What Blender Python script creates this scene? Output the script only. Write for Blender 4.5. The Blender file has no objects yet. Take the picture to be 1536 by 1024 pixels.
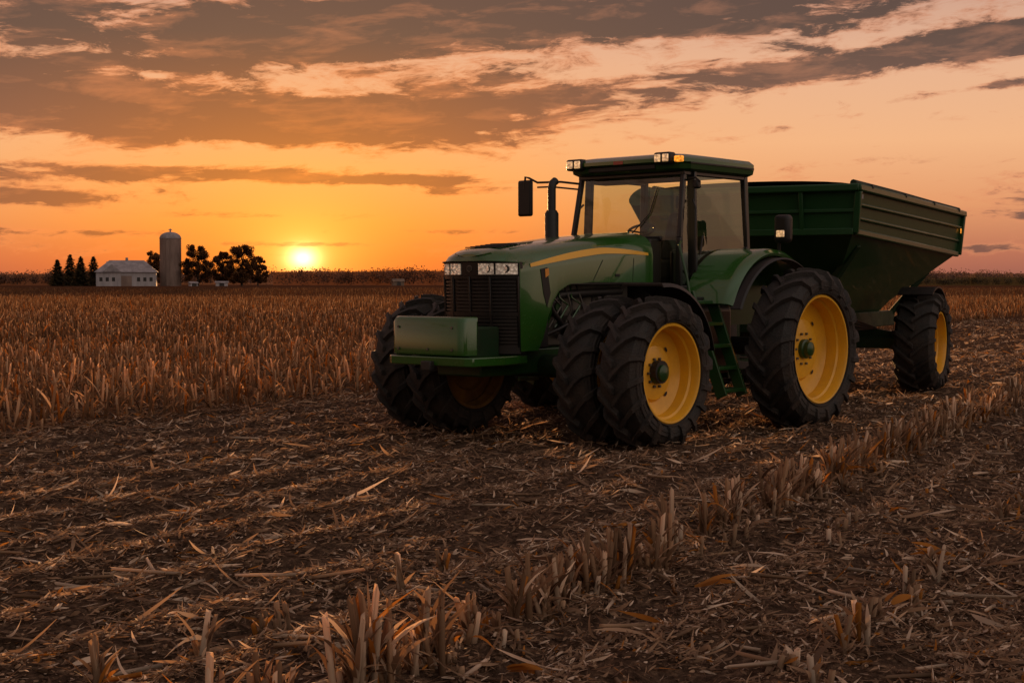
import bpy, math, random
import numpy as np
from mathutils import Vector, Matrix
random.seed(7); rng=np.random.default_rng(11)
S=bpy.context.scene
S.view_settings.view_transform='Standard'; S.view_settings.look='None'; S.view_settings.exposure=0; S.view_settings.gamma=1
def srgb(r,g,b):
    f=lambda c:(c/255/12.92) if c/255<=0.04045 else ((c/255+0.055)/1.055)**2.4
    return (f(r),f(g),f(b),1)
SUN_AZ=-8.1; SUN_EL=1.0
# ------------------------------------------------------------------ noise / terrain
LAT=rng.random((256,256))
def vnoise(x,y):
    xi=np.floor(x).astype(int); yi=np.floor(y).astype(int)
    fx=x-xi; fy=y-yi; fx=fx*fx*(3-2*fx); fy=fy*fy*(3-2*fy)
    a=LAT[xi%256,yi%256]; b=LAT[(xi+1)%256,yi%256]; c=LAT[xi%256,(yi+1)%256]; d=LAT[(xi+1)%256,(yi+1)%256]
    return (a*(1-fx)+b*fx)*(1-fy)+(c*(1-fx)+d*fx)*fy
HD=math.radians(28); BU=(math.sin(HD),math.cos(HD)); BV=(math.cos(HD),-math.sin(HD))
def uv(x,y): return x*BU[0]+y*BU[1], x*BV[0]+y*BV[1]
def xy(u,v): return u*BU[0]+v*BV[0], u*BU[1]+v*BV[1]
ROW0=-3.36; SP=0.76
def height(x,y):
    x=np.asarray(x,float); y=np.asarray(y,float)
    u,v=uv(x,y)
    near=np.clip(1-(np.hypot(x,y-10)-30)/30,0,1)
    h=0.034*np.cos((v-ROW0)*2*math.pi/SP)*(0.6+0.8*vnoise(u*0.4+9,v*0.3))
    h+=0.05*(vnoise(u*0.9+3,v*1.6+1)-.5)+0.05*(vnoise(x*4+5,y*4)-.5)+0.03*(vnoise(x*10,y*10+7)-.5)+0.016*(vnoise(x*21,y*21+7)-.5)
    h=h*near
    t=np.clip((np.hypot(x,y)-120)/380,0,1)
    return h+1.0*t*t*(3-2*t)
# ------------------------------------------------------------------ materials
def mat(name):
    m=bpy.data.materials.new(name); m.use_nodes=True
    nt=m.node_tree; b=nt.nodes['Principled BSDF']; return m,nt,b
def N(nt,t,**k):
    n=nt.nodes.new(t)
    for a,v in k.items(): setattr(n,a,v)
    return n
def paint(name,col,rough=.35,metal=0,coat=.3,dust=.25,dustcol=(.11,.07,.045,1),bump=.0,nscale=3,zdust=True,spec=.5):
    m,nt,b=mat(name); L=nt.links
    g=N(nt,'ShaderNodeNewGeometry'); 
    n=N(nt,'ShaderNodeTexNoise'); n.inputs['Scale'].default_value=nscale; n.inputs['Detail'].default_value=6; n.inputs['Roughness'].default_value=.65
    L.new(g.outputs['Position'],n.inputs['Vector'])
    n2=N(nt,'ShaderNodeTexNoise'); n2.inputs['Scale'].default_value=nscale*12; n2.inputs['Detail'].default_value=4
    L.new(g.outputs['Position'],n2.inputs['Vector'])
    sp=N(nt,'ShaderNodeSeparateXYZ'); L.new(g.outputs['Position'],sp.inputs[0])
    mr=N(nt,'ShaderNodeMapRange'); mr.inputs[1].default_value=0.1; mr.inputs[2].default_value=2.0; mr.inputs[3].default_value=1.0 if zdust else .4; mr.inputs[4].default_value=.25 if zdust else .4
    L.new(sp.outputs[2],mr.inputs[0])
    r=N(nt,'ShaderNodeMapRange'); r.inputs[1].default_value=.38; r.inputs[2].default_value=.75; L.new(n.outputs[0],r.inputs[0])
    mu=N(nt,'ShaderNodeMath',operation='MULTIPLY'); L.new(r.outputs[0],mu.inputs[0]); L.new(mr.outputs[0],mu.inputs[1])
    mu2=N(nt,'ShaderNodeMath',operation='MULTIPLY'); L.new(mu.outputs[0],mu2.inputs[0]); mu2.inputs[1].default_value=dust*2.2; mu2.use_clamp=True
    mx=N(nt,'ShaderNodeMix',data_type='RGBA'); L.new(mu2.outputs[0],mx.inputs[0]); mx.inputs[6].default_value=(*col[:3],1); mx.inputs[7].default_value=dustcol
    L.new(mx.outputs[2],b.inputs['Base Color'])
    rr=N(nt,'ShaderNodeMapRange'); rr.inputs[3].default_value=rough; rr.inputs[4].default_value=min(1,rough+.5); L.new(mu2.outputs[0],rr.inputs[0]); 
    ad=N(nt,'ShaderNodeMath',operation='MULTIPLY_ADD'); L.new(n2.outputs[0],ad.inputs[0]); ad.inputs[1].default_value=.12; L.new(rr.outputs[0],ad.inputs[2])
    L.new(ad.outputs[0],b.inputs['Roughness'])
    b.inputs['Metallic'].default_value=metal; b.inputs['Coat Weight'].default_value=coat; b.inputs['Coat Roughness'].default_value=.05
    b.inputs['Specular IOR Level'].default_value=spec
    if bump:
        bp=N(nt,'ShaderNodeBump'); bp.inputs['Strength'].default_value=bump; bp.inputs['Distance'].default_value=.02
        L.new(n2.outputs[0],bp.inputs['Height']); L.new(bp.outputs[0],b.inputs['Normal'])
    return m
GREEN=paint('green_paint',(.018,.085,.010),.18,dust=.06,coat=.9,spec=.4,dustcol=(.06,.05,.025,1))
GREEND=paint('green_paint_dusty',(.010,.052,.010),.3,dust=.14,coat=.3,spec=.3,dustcol=(.045,.035,.02,1))
GREENC=paint('green_cart_paint',(.011,.052,.016),.36,dust=.10,coat=.15,spec=.2,dustcol=(.04,.035,.02,1))
GREENX=paint('green_chassis_grimy',(.008,.030,.010),.5,dust=.4,coat=.0,dustcol=(.025,.018,.013,1),spec=.2)
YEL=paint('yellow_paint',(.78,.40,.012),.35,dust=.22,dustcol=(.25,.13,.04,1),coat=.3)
YELD=paint('yellow_paint_dark',(.26,.12,.012),.5,dust=.5,dustcol=(.05,.028,.016,1),coat=0)  # darker, browner yellow for the right-hand front rims
BLACK=paint('black_plastic',(.010,.010,.010),.38,dust=.12,coat=0,spec=.35)
FRAME=paint('cab_frame_black',(.008,.008,.008),.25,dust=.06,coat=.2,spec=.35)
RUB=paint('tyre_rubber',(.016,.015,.014),.6,dust=.45,dustcol=(.065,.045,.033,1),coat=0,bump=.6,nscale=4,spec=.4)
METAL=paint('engine_metal',(.16,.15,.13),.38,metal=.8,dust=.4,coat=0,dustcol=(.04,.03,.02,1))
DARK=paint('dark_steel',(.02,.02,.02),.45,metal=.3,dust=.3,coat=0,dustcol=(.05,.035,.025,1))
SEAT=paint('seat_fabric',(.03,.03,.025),.8,dust=.05,coat=0)
ORANGE=paint('decal_orange',(.65,.25,.02),.4,dust=.1)
RED=paint('label_red',(.35,.05,.03),.4,dust=.1)
TARP=paint('tarp',(.010,.028,.016),.6,dust=.15,coat=0,bump=.3,spec=.2)
def lampmat(name,col,e,ecol):
    m,nt,b=mat(name); b.inputs['Base Color'].default_value=col; b.inputs['Roughness'].default_value=.12; b.inputs['Metallic'].default_value=.5
    v=N(nt,'ShaderNodeTexVoronoi'); v.inputs['Scale'].default_value=30; g=N(nt,'ShaderNodeNewGeometry'); nt.links.new(g.outputs['Position'],v.inputs['Vector'])
    bp=N(nt,'ShaderNodeBump'); bp.inputs['Strength'].default_value=.5; bp.inputs['Distance'].default_value=.01; nt.links.new(v.outputs['Distance'],bp.inputs['Height']); nt.links.new(bp.outputs[0],b.inputs['Normal'])
    mr=N(nt,'ShaderNodeMapRange'); mr.inputs[1].default_value=0; mr.inputs[2].default_value=.8; mr.inputs[3].default_value=e*1.5; mr.inputs[4].default_value=e*.3; nt.links.new(v.outputs['Distance'],mr.inputs[0]); nt.links.new(mr.outputs[0],b.inputs['Emission Strength'])
    b.inputs['Emission Color'].default_value=ecol
    return m
LAMP=lampmat('lamp_lens',(.75,.70,.66,1),.16,(1,.75,.5,1))
LAMPR=lampmat('work_lamp_lens',(.7,.62,.55,1),.65,(1,.55,.22,1))
AMBER=lampmat('amber_lens',(.8,.3,.03,1),1.3,(1,.32,.03,1))
def glassmat(name,tint,base,k):
    m,nt,b=mat(name); nt.nodes.remove(b); L=nt.links
    tr=N(nt,'ShaderNodeBsdfTransparent'); tr.inputs[0].default_value=tint
    gl=N(nt,'ShaderNodeBsdfGlossy'); gl.inputs['Roughness'].default_value=.02; gl.inputs[0].default_value=(.8,.85,.75,1)
    lw=N(nt,'ShaderNodeLayerWeight'); lw.inputs[0].default_value=.5
    p=N(nt,'ShaderNodeMath',operation='POWER'); L.new(lw.outputs['Facing'],p.inputs[0]); p.inputs[1].default_value=3.5
    a=N(nt,'ShaderNodeMath',operation='MULTIPLY_ADD'); L.new(p.outputs[0],a.inputs[0]); a.inputs[1].default_value=k; a.inputs[2].default_value=base
    mx=N(nt,'ShaderNodeMixShader'); L.new(a.outputs[0],mx.inputs[0]); L.new(tr.outputs[0],mx.inputs[1]); L.new(gl.outputs[0],mx.inputs[2])
    L.new(mx.outputs[0],nt.nodes['Material Output'].inputs[0]); return m
GLASS=glassmat('windscreen_glass',(.90,.94,.80,1),.09,.8)
GLASSD=glassmat('door_glass',(.80,.86,.76,1),.10,1.0)
def strawmat(name,trans=.35):
    m,nt,b=mat(name); L=nt.links
    at=N(nt,'ShaderNodeAttribute'); at.attribute_name='col'
    L.new(at.outputs['Color'],b.inputs['Base Color']); b.inputs['Roughness'].default_value=.75; b.inputs['Specular IOR Level'].default_value=.15
    tl=N(nt,'ShaderNodeBsdfTranslucent'); L.new(at.outputs['Color'],tl.inputs[0])
    mx=N(nt,'ShaderNodeMixShader'); mx.inputs[0].default_value=trans; L.new(b.outputs[0],mx.inputs[1]); L.new(tl.outputs[0],mx.inputs[2]); L.new(mx.outputs[0],nt.nodes['Material Output'].inputs[0])
    return m
STRAW=strawmat('straw',.4); LEAF=strawmat('foliage',.3)
def simple(name,c1,c2,scale,rough=.8,bump=.3,stretch=(1,1,1),pos=True):
    m,nt,b=mat(name); L=nt.links
    g=N(nt,'ShaderNodeNewGeometry'); mp=N(nt,'ShaderNodeMapping'); mp.inputs['Scale'].default_value=stretch
    L.new(g.outputs['Position'],mp.inputs[0]); n=N(nt,'ShaderNodeTexNoise'); n.inputs['Scale'].default_value=scale; n.inputs['Detail'].default_value=8; n.inputs['Roughness'].default_value=.65
    L.new(mp.outputs[0],n.inputs['Vector'])
    r=N(nt,'ShaderNodeValToRGB'); r.color_ramp.elements[0].position=.35; r.color_ramp.elements[1].position=.68; r.color_ramp.elements[0].color=(*c1,1); r.color_ramp.elements[1].color=(*c2,1)
    L.new(n.outputs[0],r.inputs[0]); L.new(r.outputs[0],b.inputs['Base Color']); b.inputs['Roughness'].default_value=rough
    bp=N(nt,'ShaderNodeBump'); bp.inputs['Strength'].default_value=bump; bp.inputs['Distance'].default_value=.05; L.new(n.outputs[0],bp.inputs['Height']); L.new(bp.outputs[0],b.inputs['Normal'])
    return m
CONC=simple('concrete',(.16,.11,.09),(.25,.18,.15),.8,stretch=(1,1,.25))
WHITE=simple('white_boards',(.26,.245,.26),(.42,.39,.40),.6,stretch=(1,1,.2))
BROWNW=simple('brown_boards',(.10,.07,.05),(.2,.14,.1),.6,stretch=(1,1,.2))
ROOFM=simple('metal_roof',(.18,.16,.17),(.33,.30,.31),.5,rough=.7)
BARK=simple('bark',(.03,.02,.015),(.07,.05,.035),3)
WIN=simple('dark_window',(.02,.02,.02),(.03,.03,.03),3,rough=.2)
def groundmat():
    m,nt,b=mat('field_soil'); L=nt.links
    g=N(nt,'ShaderNodeNewGeometry')
    rot=N(nt,'ShaderNodeMapping'); rot.inputs['Rotation'].default_value=(0,0,HD); L.new(g.outputs['Position'],rot.inputs[0])
    def noise(sc,det,st=(1,1,1),ro=.6):
        mp=N(nt,'ShaderNodeMapping'); mp.inputs['Scale'].default_value=st; L.new(rot.outputs[0],mp.inputs[0])
        n=N(nt,'ShaderNodeTexNoise'); n.inputs['Scale'].default_value=sc; n.inputs['Detail'].default_value=det; n.inputs['Roughness'].default_value=ro; L.new(mp.outputs[0],n.inputs['Vector']); return n
    n1=noise(16,6,(1,.6,1),.78); n2=noise(.5,5,(1,.15,1)); n3=noise(70,3)
    r=N(nt,'ShaderNodeValToRGB'); e=r.color_ramp.elements; e[0].position=.36; e[0].color=(.026,.017,.012,1); e[1].position=.70; e[1].color=(.24,.155,.098,1)
    k=e.new(.52); k.color=(.085,.054,.037,1)
    L.new(n1.outputs[0],r.inputs[0])
    r2=N(nt,'ShaderNodeValToRGB'); e=r2.color_ramp.elements; e[0].position=.3; e[0].color=(.045,.020,.012,1); e[1].position=.7; e[1].color=(.11,.050,.026,1)
    L.new(n2.outputs[0],r2.inputs[0])
    ln=N(nt,'ShaderNodeVectorMath',operation='LENGTH'); L.new(g.outputs['Position'],ln.inputs[0])
    mr=N(nt,'ShaderNodeMapRange'); mr.inputs[1].default_value=25; mr.inputs[2].default_value=110; L.new(ln.outputs['Value'],mr.inputs[0])
    mx=N(nt,'ShaderNodeMix',data_type='RGBA'); L.new(mr.outputs[0],mx.inputs[0]); L.new(r.outputs[0],mx.inputs[6]); L.new(r2.outputs[0],mx.inputs[7])
    L.new(mx.outputs[2],b.inputs['Base Color']); b.inputs['Roughness'].default_value=1; b.inputs['Specular IOR Level'].default_value=.0
    bp=N(nt,'ShaderNodeBump'); bp.inputs['Strength'].default_value=.9; bp.inputs['Distance'].default_value=.04; L.new(n1.outputs[0],bp.inputs['Height'])
    bp2=N(nt,'ShaderNodeBump'); bp2.inputs['Strength'].default_value=.6; bp2.inputs['Distance'].default_value=.01; L.new(n3.outputs[0],bp2.inputs['Height']); L.new(bp.outputs[0],bp2.inputs['Normal'])
    L.new(bp2.outputs[0],b.inputs['Normal'])
    return m
# ------------------------------------------------------------------ mesh helpers
def finish(name,me,m,parent=None,smooth=None,bevel=0,loc=None,seg=2):
    o=bpy.data.objects.new(name,me); S.collection.objects.link(o)
    if m: me.materials.append(m)
    if smooth is not None:
        for p in me.polygons: p.use_smooth=True
        me.set_sharp_from_angle(angle=math.radians(smooth))
    if bevel:
        b=o.modifiers.new('b','BEVEL'); b.width=bevel; b.segments=seg; b.limit_method='ANGLE'; b.angle_limit=math.radians(35)
        for p in me.polygons: p.use_smooth=True
        me.set_sharp_from_angle(angle=math.radians(30))
        b.harden_normals=False
    if parent: o.parent=parent
    if loc: o.location=loc
    return o
def mesh(name,v,f,m,parent=None,**k):
    me=bpy.data.meshes.new(name); me.from_pydata([tuple(a) for a in v],[],f); me.update()
    import bmesh
    bm=bmesh.new(); bm.from_mesh(me); bmesh.ops.recalc_face_normals(bm,faces=bm.faces); bm.to_mesh(me); bm.free()
    return finish(name,me,m,parent,**k)
def box(name,x0,x1,y0,y1,z0,z1,m,parent=None,bevel=.008,**k):
    v=[(x,y,z) for x in (x0,x1) for y in (y0,y1) for z in (z0,z1)]
    f=[(0,1,3,2),(4,6,7,5),(0,4,5,1),(2,3,7,6),(0,2,6,4),(1,5,7,3)]
    return mesh(name,v,f,m,parent,bevel=bevel,**k)
def hexa(name,p,m,parent=None,bevel=.008):
    return mesh(name,p,[(0,1,2,3),(4,5,6,7),(0,1,5,4),(1,2,6,5),(2,3,7,6),(3,0,4,7)],m,parent,bevel=bevel)
def beam(name,p,q,a,b,m,parent=None,bevel=.005,up=(0,0,1)):
    p=Vector(p);q=Vector(q);d=(q-p).normalized();u=Vector(up)
    if abs(d.dot(u))>.95:u=Vector((1,0,0))
    s=d.cross(u).normalized();t=s.cross(d).normalized()
    v=[c+s*i*a/2+t*j*b/2 for c in (p,q) for i,j in ((-1,-1),(1,-1),(1,1),(-1,1))]
    return hexa(name,v,m,parent,bevel)
def tube(name,pts,r,m,parent=None,n=10):
    pts=[Vector(p) for p in pts]; v=[];f=[]
    prev=None
    for i,p in enumerate(pts):
        d=(pts[min(i+1,len(pts)-1)]-pts[max(i-1,0)]).normalized()
        u=Vector((0,0,1)) if abs(d.z)<.9 else Vector((1,0,0))
        if prev is not None and (prev-d*prev.dot(d)).length>.1: u=prev
        s=(u-d*u.dot(d)).normalized(); prev=s; t=d.cross(s)
        rr=r[i] if isinstance(r,(list,tuple)) else r
        for k in range(n):
            a=2*math.pi*k/n; v.append(p+s*math.cos(a)*rr+t*math.sin(a)*rr)
    for i in range(len(pts)-1):
        for k in range(n): f.append((i*n+k,i*n+(k+1)%n,(i+1)*n+(k+1)%n,(i+1)*n+k))
    f.append(tuple(range(n))[::-1]); f.append(tuple(range((len(pts)-1)*n,len(pts)*n)))
    return mesh(name,v,f,m,parent,smooth=50)
def lathe_vf(prof,n,v,f,close=False):
    o=len(v); k=len(prof)
    for i in range(n):
        a=2*math.pi*i/n
        for r,y in prof: v.append((r*math.cos(a),y,r*math.sin(a)))
    for i in range(n):
        j=(i+1)%n
        for q in range(k-1): f.append((o+i*k+q,o+i*k+q+1,o+j*k+q+1,o+j*k+q))
def loft(name,rings,m,parent=None,closed=True,cap=(True,True),**k):
    n=len(rings[0]); v=[p for r in rings for p in r]; f=[]
    for i in range(len(rings)-1):
        for j in range(n if closed else n-1):
            jj=(j+1)%n; f.append((i*n+j,i*n+jj,(i+1)*n+jj,(i+1)*n+j))
    if cap[0]: f.append(tuple(range(n)))
    if cap[1]: f.append(tuple(range((len(rings)-1)*n,len(rings)*n)))
    return mesh(name,v,f,m,parent,**k)
def prism(name,prof,y0,y1,m,parent=None,**k):
    return loft(name,[[(x,y0,z) for x,z in prof],[(x,y1,z) for x,z in prof]],m,parent,**k)
def empty(name,loc=(0,0,0),rz=0):
    o=bpy.data.objects.new(name,None); S.collection.objects.link(o); o.location=loc; o.rotation_euler=(0,0,rz); o.empty_display_size=.5; return o
# ------------------------------------------------------------------ wheels
def wheel(parent,nm,X,Y,R,w,rr,side,nl,rot=0,dish=.0,ym=None):
    ym=ym or YEL
    h=w/2; Rt=R-.055; D=Rt-rr
    prof=[(rr-.01,-.74*h),(rr+.03,-.88*h),(rr+.35*D,-1.0*h),(rr+.62*D,-1.0*h),(Rt-.085,-.93*h),(Rt-.03,-.8*h),(Rt-.006,-.4*h),(Rt,0)]
    prof=prof+[(r,-y) for r,y in prof[:-1][::-1]]
    v=[];f=[]; lathe_vf(prof,72,v,f)
    for s in (-1,1):
        lathe_vf([(rr+.40*D,s*h*.99),(rr+.42*D,s*(h+.006)),(rr+.45*D,s*(h+.006)),(rr+.47*D,s*h*.99)],72,v,f)
        lathe_vf([(rr+.12*D,s*h*.90),(rr+.13*D,s*(h*.95+.006)),(rr+.16*D,s*(h*.96+.006)),(rr+.18*D,s*h*.92)],72,v,f)
    st=[(-.06,0,0,.058),(.25,-.003,.10,.058),(.55,-.015,.20,.06),(.82,-.035,.28,.058),(1.0,-.10,.33,.035),(1.01,-.19,.345,.010)]
    for s in (-1,1):
        for i in range(nl):
            a0=2*math.pi*(i+(0 if s>0 else .5))/nl+rot
            jit=random.uniform(-.004,.004)
            o=len(v)
            for q,(yy,dr,da,hh) in enumerate(st):
                a=a0+da*.95+jit; ww=(.085,.075,.08,.09,.095,.09)[q]/R/2; wt=ww*.66
                rb=Rt+dr-.01; rt=Rt+dr+hh*(1 if q<4 else .55); yb=s*yy*h*.97; yt=s*(yy*h*(1.0 if q<3 else 1.05)+ (0.0 if q<4 else hh*.5))
                for aa,r_,y_ in ((a-ww,rb,yb),(a-wt,rt,yt),(a+wt,rt,yt),(a+ww,rb,yb)):
                    v.append((r_*math.cos(aa),y_,r_*math.sin(aa)))
            for q in range(len(st)-1):
                for e in range(3): f.append((o+q*4+e,o+q*4+e+1,o+q*4+e+5,o+q*4+e+4))
            f.append((o,o+1,o+2,o+3)); e=o+(len(st)-1)*4; f.append((e,e+1,e+2,e+3))
    mesh(nm+'_tyre',v,f,RUB,parent,smooth=32,loc=(X,Y,R-.02))
    s=side
    v=[];f=[]
    bar=[(rr+.01,.76*h),(rr+.022,.86*h),(rr+.012,.91*h),(rr-.008,.90*h),(rr-.018,.80*h),(rr-.022,.5*h),(rr-.045,.44*h),(rr-.05,.12*h),(rr-.055,-.35*h),(rr-.03,-.5*h),(rr-.02,-.8*h),(rr+.012,-.88*h),(rr+.01,-.76*h)]
    lathe_vf([(r,y*s) for r,y in bar],64,v,f)
    dy=-.15*h+dish
    disc=[(rr-.05,dy+.03),(rr-.09,dy+.0),(rr*.62,dy-.02),(rr*.56,dy+.02),(rr*.40,dy+.035),(.0,dy+.035)]
    lathe_vf([(r,y*s) for r,y in disc],64,v,f)
    mesh(nm+'_rim',v,f,ym,parent,smooth=35,loc=(X,Y,R-.02))
    v=[];f=[]
    lathe_vf([(.115,(dy+.035)*s),(.115,(dy+.08)*s),(.09,(dy+.09)*s),(.085,(dy+.14)*s),(.06,(dy+.155)*s),(0.001,(dy+.16)*s)],28,v,f)
    mesh(nm+'_hub',v,f,GREEND,parent,smooth=35,loc=(X,Y,R-.02))
    v=[];f=[]
    for i in range(10):
        a=2*math.pi*i/10; cx,cz=.165*math.cos(a)*rr/.5*.9,.165*math.sin(a)*rr/.5*.9
        vv=[];ff=[]; lathe_vf([(.016,(dy+.03)*s),(.016,(dy+.06)*s),(0.001,(dy+.062)*s)],6,vv,ff); o=len(v)
        v+=[(p[0]+cx,p[1],p[2]+cz) for p in vv]; f+=[tuple(o+q for q in t) for t in ff]
    mesh(nm+'_bolts',v,f,METAL,parent,loc=(X,Y,R-.02))
    v=[];f=[]
    for i in range(4):
        a=2*math.pi*(i+.5)/4; o=len(v); c=rr*.66
        for k in range(12):
            b=2*math.pi*k/12; lr=.018*math.cos(b); lt=.032*math.sin(b)
            v.append(((c+lr)*math.cos(a)-lt*math.sin(a),(dy-.004)*s,(c+lr)*math.sin(a)+lt*math.cos(a)))
        f.append(tuple(range(o,o+12)))
    mesh(nm+'_holes',v,f,DARK,parent,loc=(X,Y,R-.02))
# ================================================================== TRACTOR
T=empty('tractor',(2.024,18.587,0.0),math.radians(229))
FX=2.9; RF=.8; RR=.955
for sd in (1,-1):
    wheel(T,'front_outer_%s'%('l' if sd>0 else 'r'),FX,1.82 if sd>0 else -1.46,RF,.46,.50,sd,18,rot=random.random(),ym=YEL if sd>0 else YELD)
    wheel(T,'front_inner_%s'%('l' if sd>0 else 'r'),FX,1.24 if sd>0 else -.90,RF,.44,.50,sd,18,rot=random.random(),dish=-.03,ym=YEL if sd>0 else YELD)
    wheel(T,'rear_%s'%('l' if sd>0 else 'r'),0,1.89*sd,RR,.54,.62,sd,20,rot=random.random())
    tube('rear_axle_%s'%sd,[(0,.2*sd,.95),(0,1.85*sd,.95)],.11,DARK,T,16)
    tube('front_axle_hub_%s'%sd,[(FX,.6*sd,.79),(FX,(1.9 if sd>0 else -1.5),.79)],.12,DARK,T,16)
tube('front_axle',[(FX,-.8,.8),(FX,1.1,.8)],.13,GREENX,T,16)
box('chassis_frame',.4,3.95,-.32,.32,.72,1.0,GREEND,T,.02)
box('transmission',-.9,1.6,-.42,.42,.62,1.5,DARK,T,.05)
box('engine_block',1.3,3.1,-.28,.28,1.0,1.75,METAL,T,.03)
box('engine_pan',1.5,2.7,-.22,.22,.72,1.0,DARK,T,.03)
box('radiator_core',3.0,3.5,-.46,.46,1.0,1.88,DARK,T,.02)
for sd in (1,-1):
    for i in range(7):
        x=1.7+i*.19; tube('injector_line_%d_%d'%(i,sd),[(x,.28*sd,1.6),(x+.02,.36*sd,1.55),(x+.05,.38*sd,1.35),(x+.02,.30*sd,1.2)],.014,DARK,T,6)
    tube('intake_pipe_%d'%sd,[(1.6,.38*sd,1.62),(2.4,.41*sd,1.6),(2.75,.40*sd,1.58),(2.95,.36*sd,1.4)],.045,DARK,T,12)
    tube('hose_a_%d'%sd,[(2.55,.3*sd,1.1),(2.7,.44*sd,1.22),(2.9,.45*sd,1.38),(3.05,.42*sd,1.62)],.03,BLACK,T,8)
    tube('hose_b_%d'%sd,[(2.3,.3*sd,1.4),(2.55,.46*sd,1.3),(2.85,.47*sd,1.2),(3.1,.36*sd,1.1)],.022,BLACK,T,8)
    for i in range(6):
        xx=2.4+i*.11; j=random.uniform(-.06,.06); tube('wiring_%d_%d'%(i,sd),[(xx,.36*sd,1.70),(xx+.06+j,.47*sd,1.55),(xx-.03-j,.45*sd,1.42+j),(xx+.05+j,.40*sd,1.22)],.012,GREEN if i%2 else METAL,T,6)
    for i,(x,z,r) in enumerate(((2.75,1.45,.12),(2.95,1.2,.09),(2.5,1.25,.1))):
        tube('pulley_%d_%d'%(i,sd),[(x,.3*sd,z),(x,.36*sd,z)],r,METAL,T,20)
        tube('pulley_cap_%d_%d'%(i,sd),[(x,.36*sd,z),(x,.39*sd,z)],r*.4,GREEND,T,12)
    tube('filter_%d'%sd,[(2.2,.38*sd,1.08),(2.2,.38*sd,1.38)],.07,METAL,T,14)
    tube('steer_cyl_%d'%sd,[(FX-.25,.25*sd,.85),(FX-.25,.85*sd,.85)],.04,METAL,T,10)
box('knuckle_l',FX-.16,FX+.16,.82,.98,.6,1.05,DARK,T,.04)
prof=[(4.18,-.62),(4.30,-.62),(4.355,-.57),(4.37,-.5),(4.37,.36),(4.355,.41),(4.33,.45),(4.18,.49)]
loft('front_weight_box',[[(x,y,.955) for x,y in prof],[(x,y,1.30) for x,y in prof],[(x-.03,y*.97,1.36) for x,y in prof]],GREEN,T,bevel=.018,seg=3)
prof2=[(3.4,-.36),(3.9,-.66),(4.33,-.66),(4.38,-.58),(4.38,.48),(4.33,.56),(3.9,.60),(3.4,.50)]
loft('front_bumper_plate',[[(x,y,.85) for x,y in prof2],[(x,y,.945) for x,y in prof2]],GREEN,T,bevel=.012)
box('weight_bracket',3.7,4.2,-.36,.36,.93,1.25,GREENX,T,.02)
for i,(y,z) in enumerate(((-.48,1.25),(.30,1.25),(-.48,1.02),(.30,1.02),(-.05,1.02))):
    tube('weight_bolt_%d'%i,[(4.365,y,z),(4.382,y,z)],.014,METAL,T,6)
box('tow_pin_bracket',4.37,4.44,-.09,.05,.8,.90,DARK,T,.01)
H=empty('hood_assembly'); H.parent=T; H.scale=(1,1.09,1)
hs=[(3.80,.20,1.985,1.945),(3.775,.33,2.0,1.94),(3.72,.42,2.02,1.935),(3.66,.475,2.035,1.93),(3.595,.502,2.05,1.925),
(3.575,.506,2.054,.985),(3.30,.515,2.09,.985),(3.22,.517,2.10,1.12),(3.14,.518,2.11,1.33),(3.06,.52,2.12,1.50),(2.96,.52,2.13,1.62),(2.8,.52,2.145,1.69),
(2.4,.52,2.19,1.72),(1.9,.525,2.235,1.72),(1.5,.53,2.265,1.72),(1.22,.53,2.28,1.72)]
def hring(x,w,zt,zb):
    d=zt-zb; q=lambda a:min(a,d*.9)
    half=[(w,zb),(w,zt-q(.24)),(w-.012,zt-q(.16)),(w-.04,zt-q(.09)),(w-.09,zt-q(.035)),(w-.17,zt),(w*.55,zt+.018),(w*.22,zt+.035)]
    return [(x,y,z) for y,z in half]+[(x,-y,z) for y,z in half[::-1]]
loft('hood',[hring(*h) for h in hs],GREEN,H,closed=False,cap=(True,False),smooth=40)
def hsec(x):
    xs=[h[0] for h in hs][::-1]
    return [float(np.interp(x,xs,[h[i] for h in hs][::-1])) for i in (1,2,3)]
for sd in (1,-1):
    n=24; top=[];bot=[]
    for i in range(n+1):
        t=i/n; x=3.42-t*2.1; w,zt,zb=hsec(x)
        zc=1.90+.20*math.sin(min(1,t*1.15)*math.pi/2)-.05*max(0,t-.6)/.4; th=.022+.05*math.sin(math.pi*min(1,.1+t*.85))
        for lst,z in ((top,zc+th/2),(bot,zc-th/2)):
            dz=zt-z; yy=w+.004 if dz>.24 else w+.004-.012*((.24-dz)/.08) if dz>.16 else w-.008-.028*((.16-dz)/.07)
            lst.append((x,sd*(yy+.002),z))
    loft('yellow_stripe_%d'%sd,[top,bot],YEL,H,closed=False,cap=(False,False))
    prism('side_vent_%d'%sd,[(3.27,1.86),(3.16,1.88),(3.10,1.6),(3.16,1.45),(3.22,1.6)],sd*.512,sd*.522,BLACK,H)
    prism('side_decal_%d'%sd,[(3.20,1.86),(3.14,1.87),(3.13,1.80),(3.19,1.77)],sd*.5225,sd*.526,ORANGE,H)
    beam('hood_seam_%d'%sd,(2.35,sd*.5205,1.74),(2.18,sd*.5235,1.97),.007,.006,BLACK,H,0)
    beam('hood_seam_b_%d'%sd,(1.62,sd*.5275,1.73),(1.60,sd*.5285,2.0),.007,.006,BLACK,H,0)
    beam('hood_lower_lip_%d'%sd,(2.78,sd*.510,1.70),(1.22,sd*.517,1.712),.02,.02,BLACK,H,.006)
    beam('hood_latch_%d'%sd,(1.95,sd*.527,1.80),(1.87,sd*.527,1.80),.012,.03,BLACK,H,.003)
for i in range(6):
    beam('hood_vent_%d'%i,(3.55-i*.07,-.24+.01*i,2.098+i*.009),(3.55-i*.07,.24-.01*i,2.098+i*.009),.035,.012,BLACK,H,.003)
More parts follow.
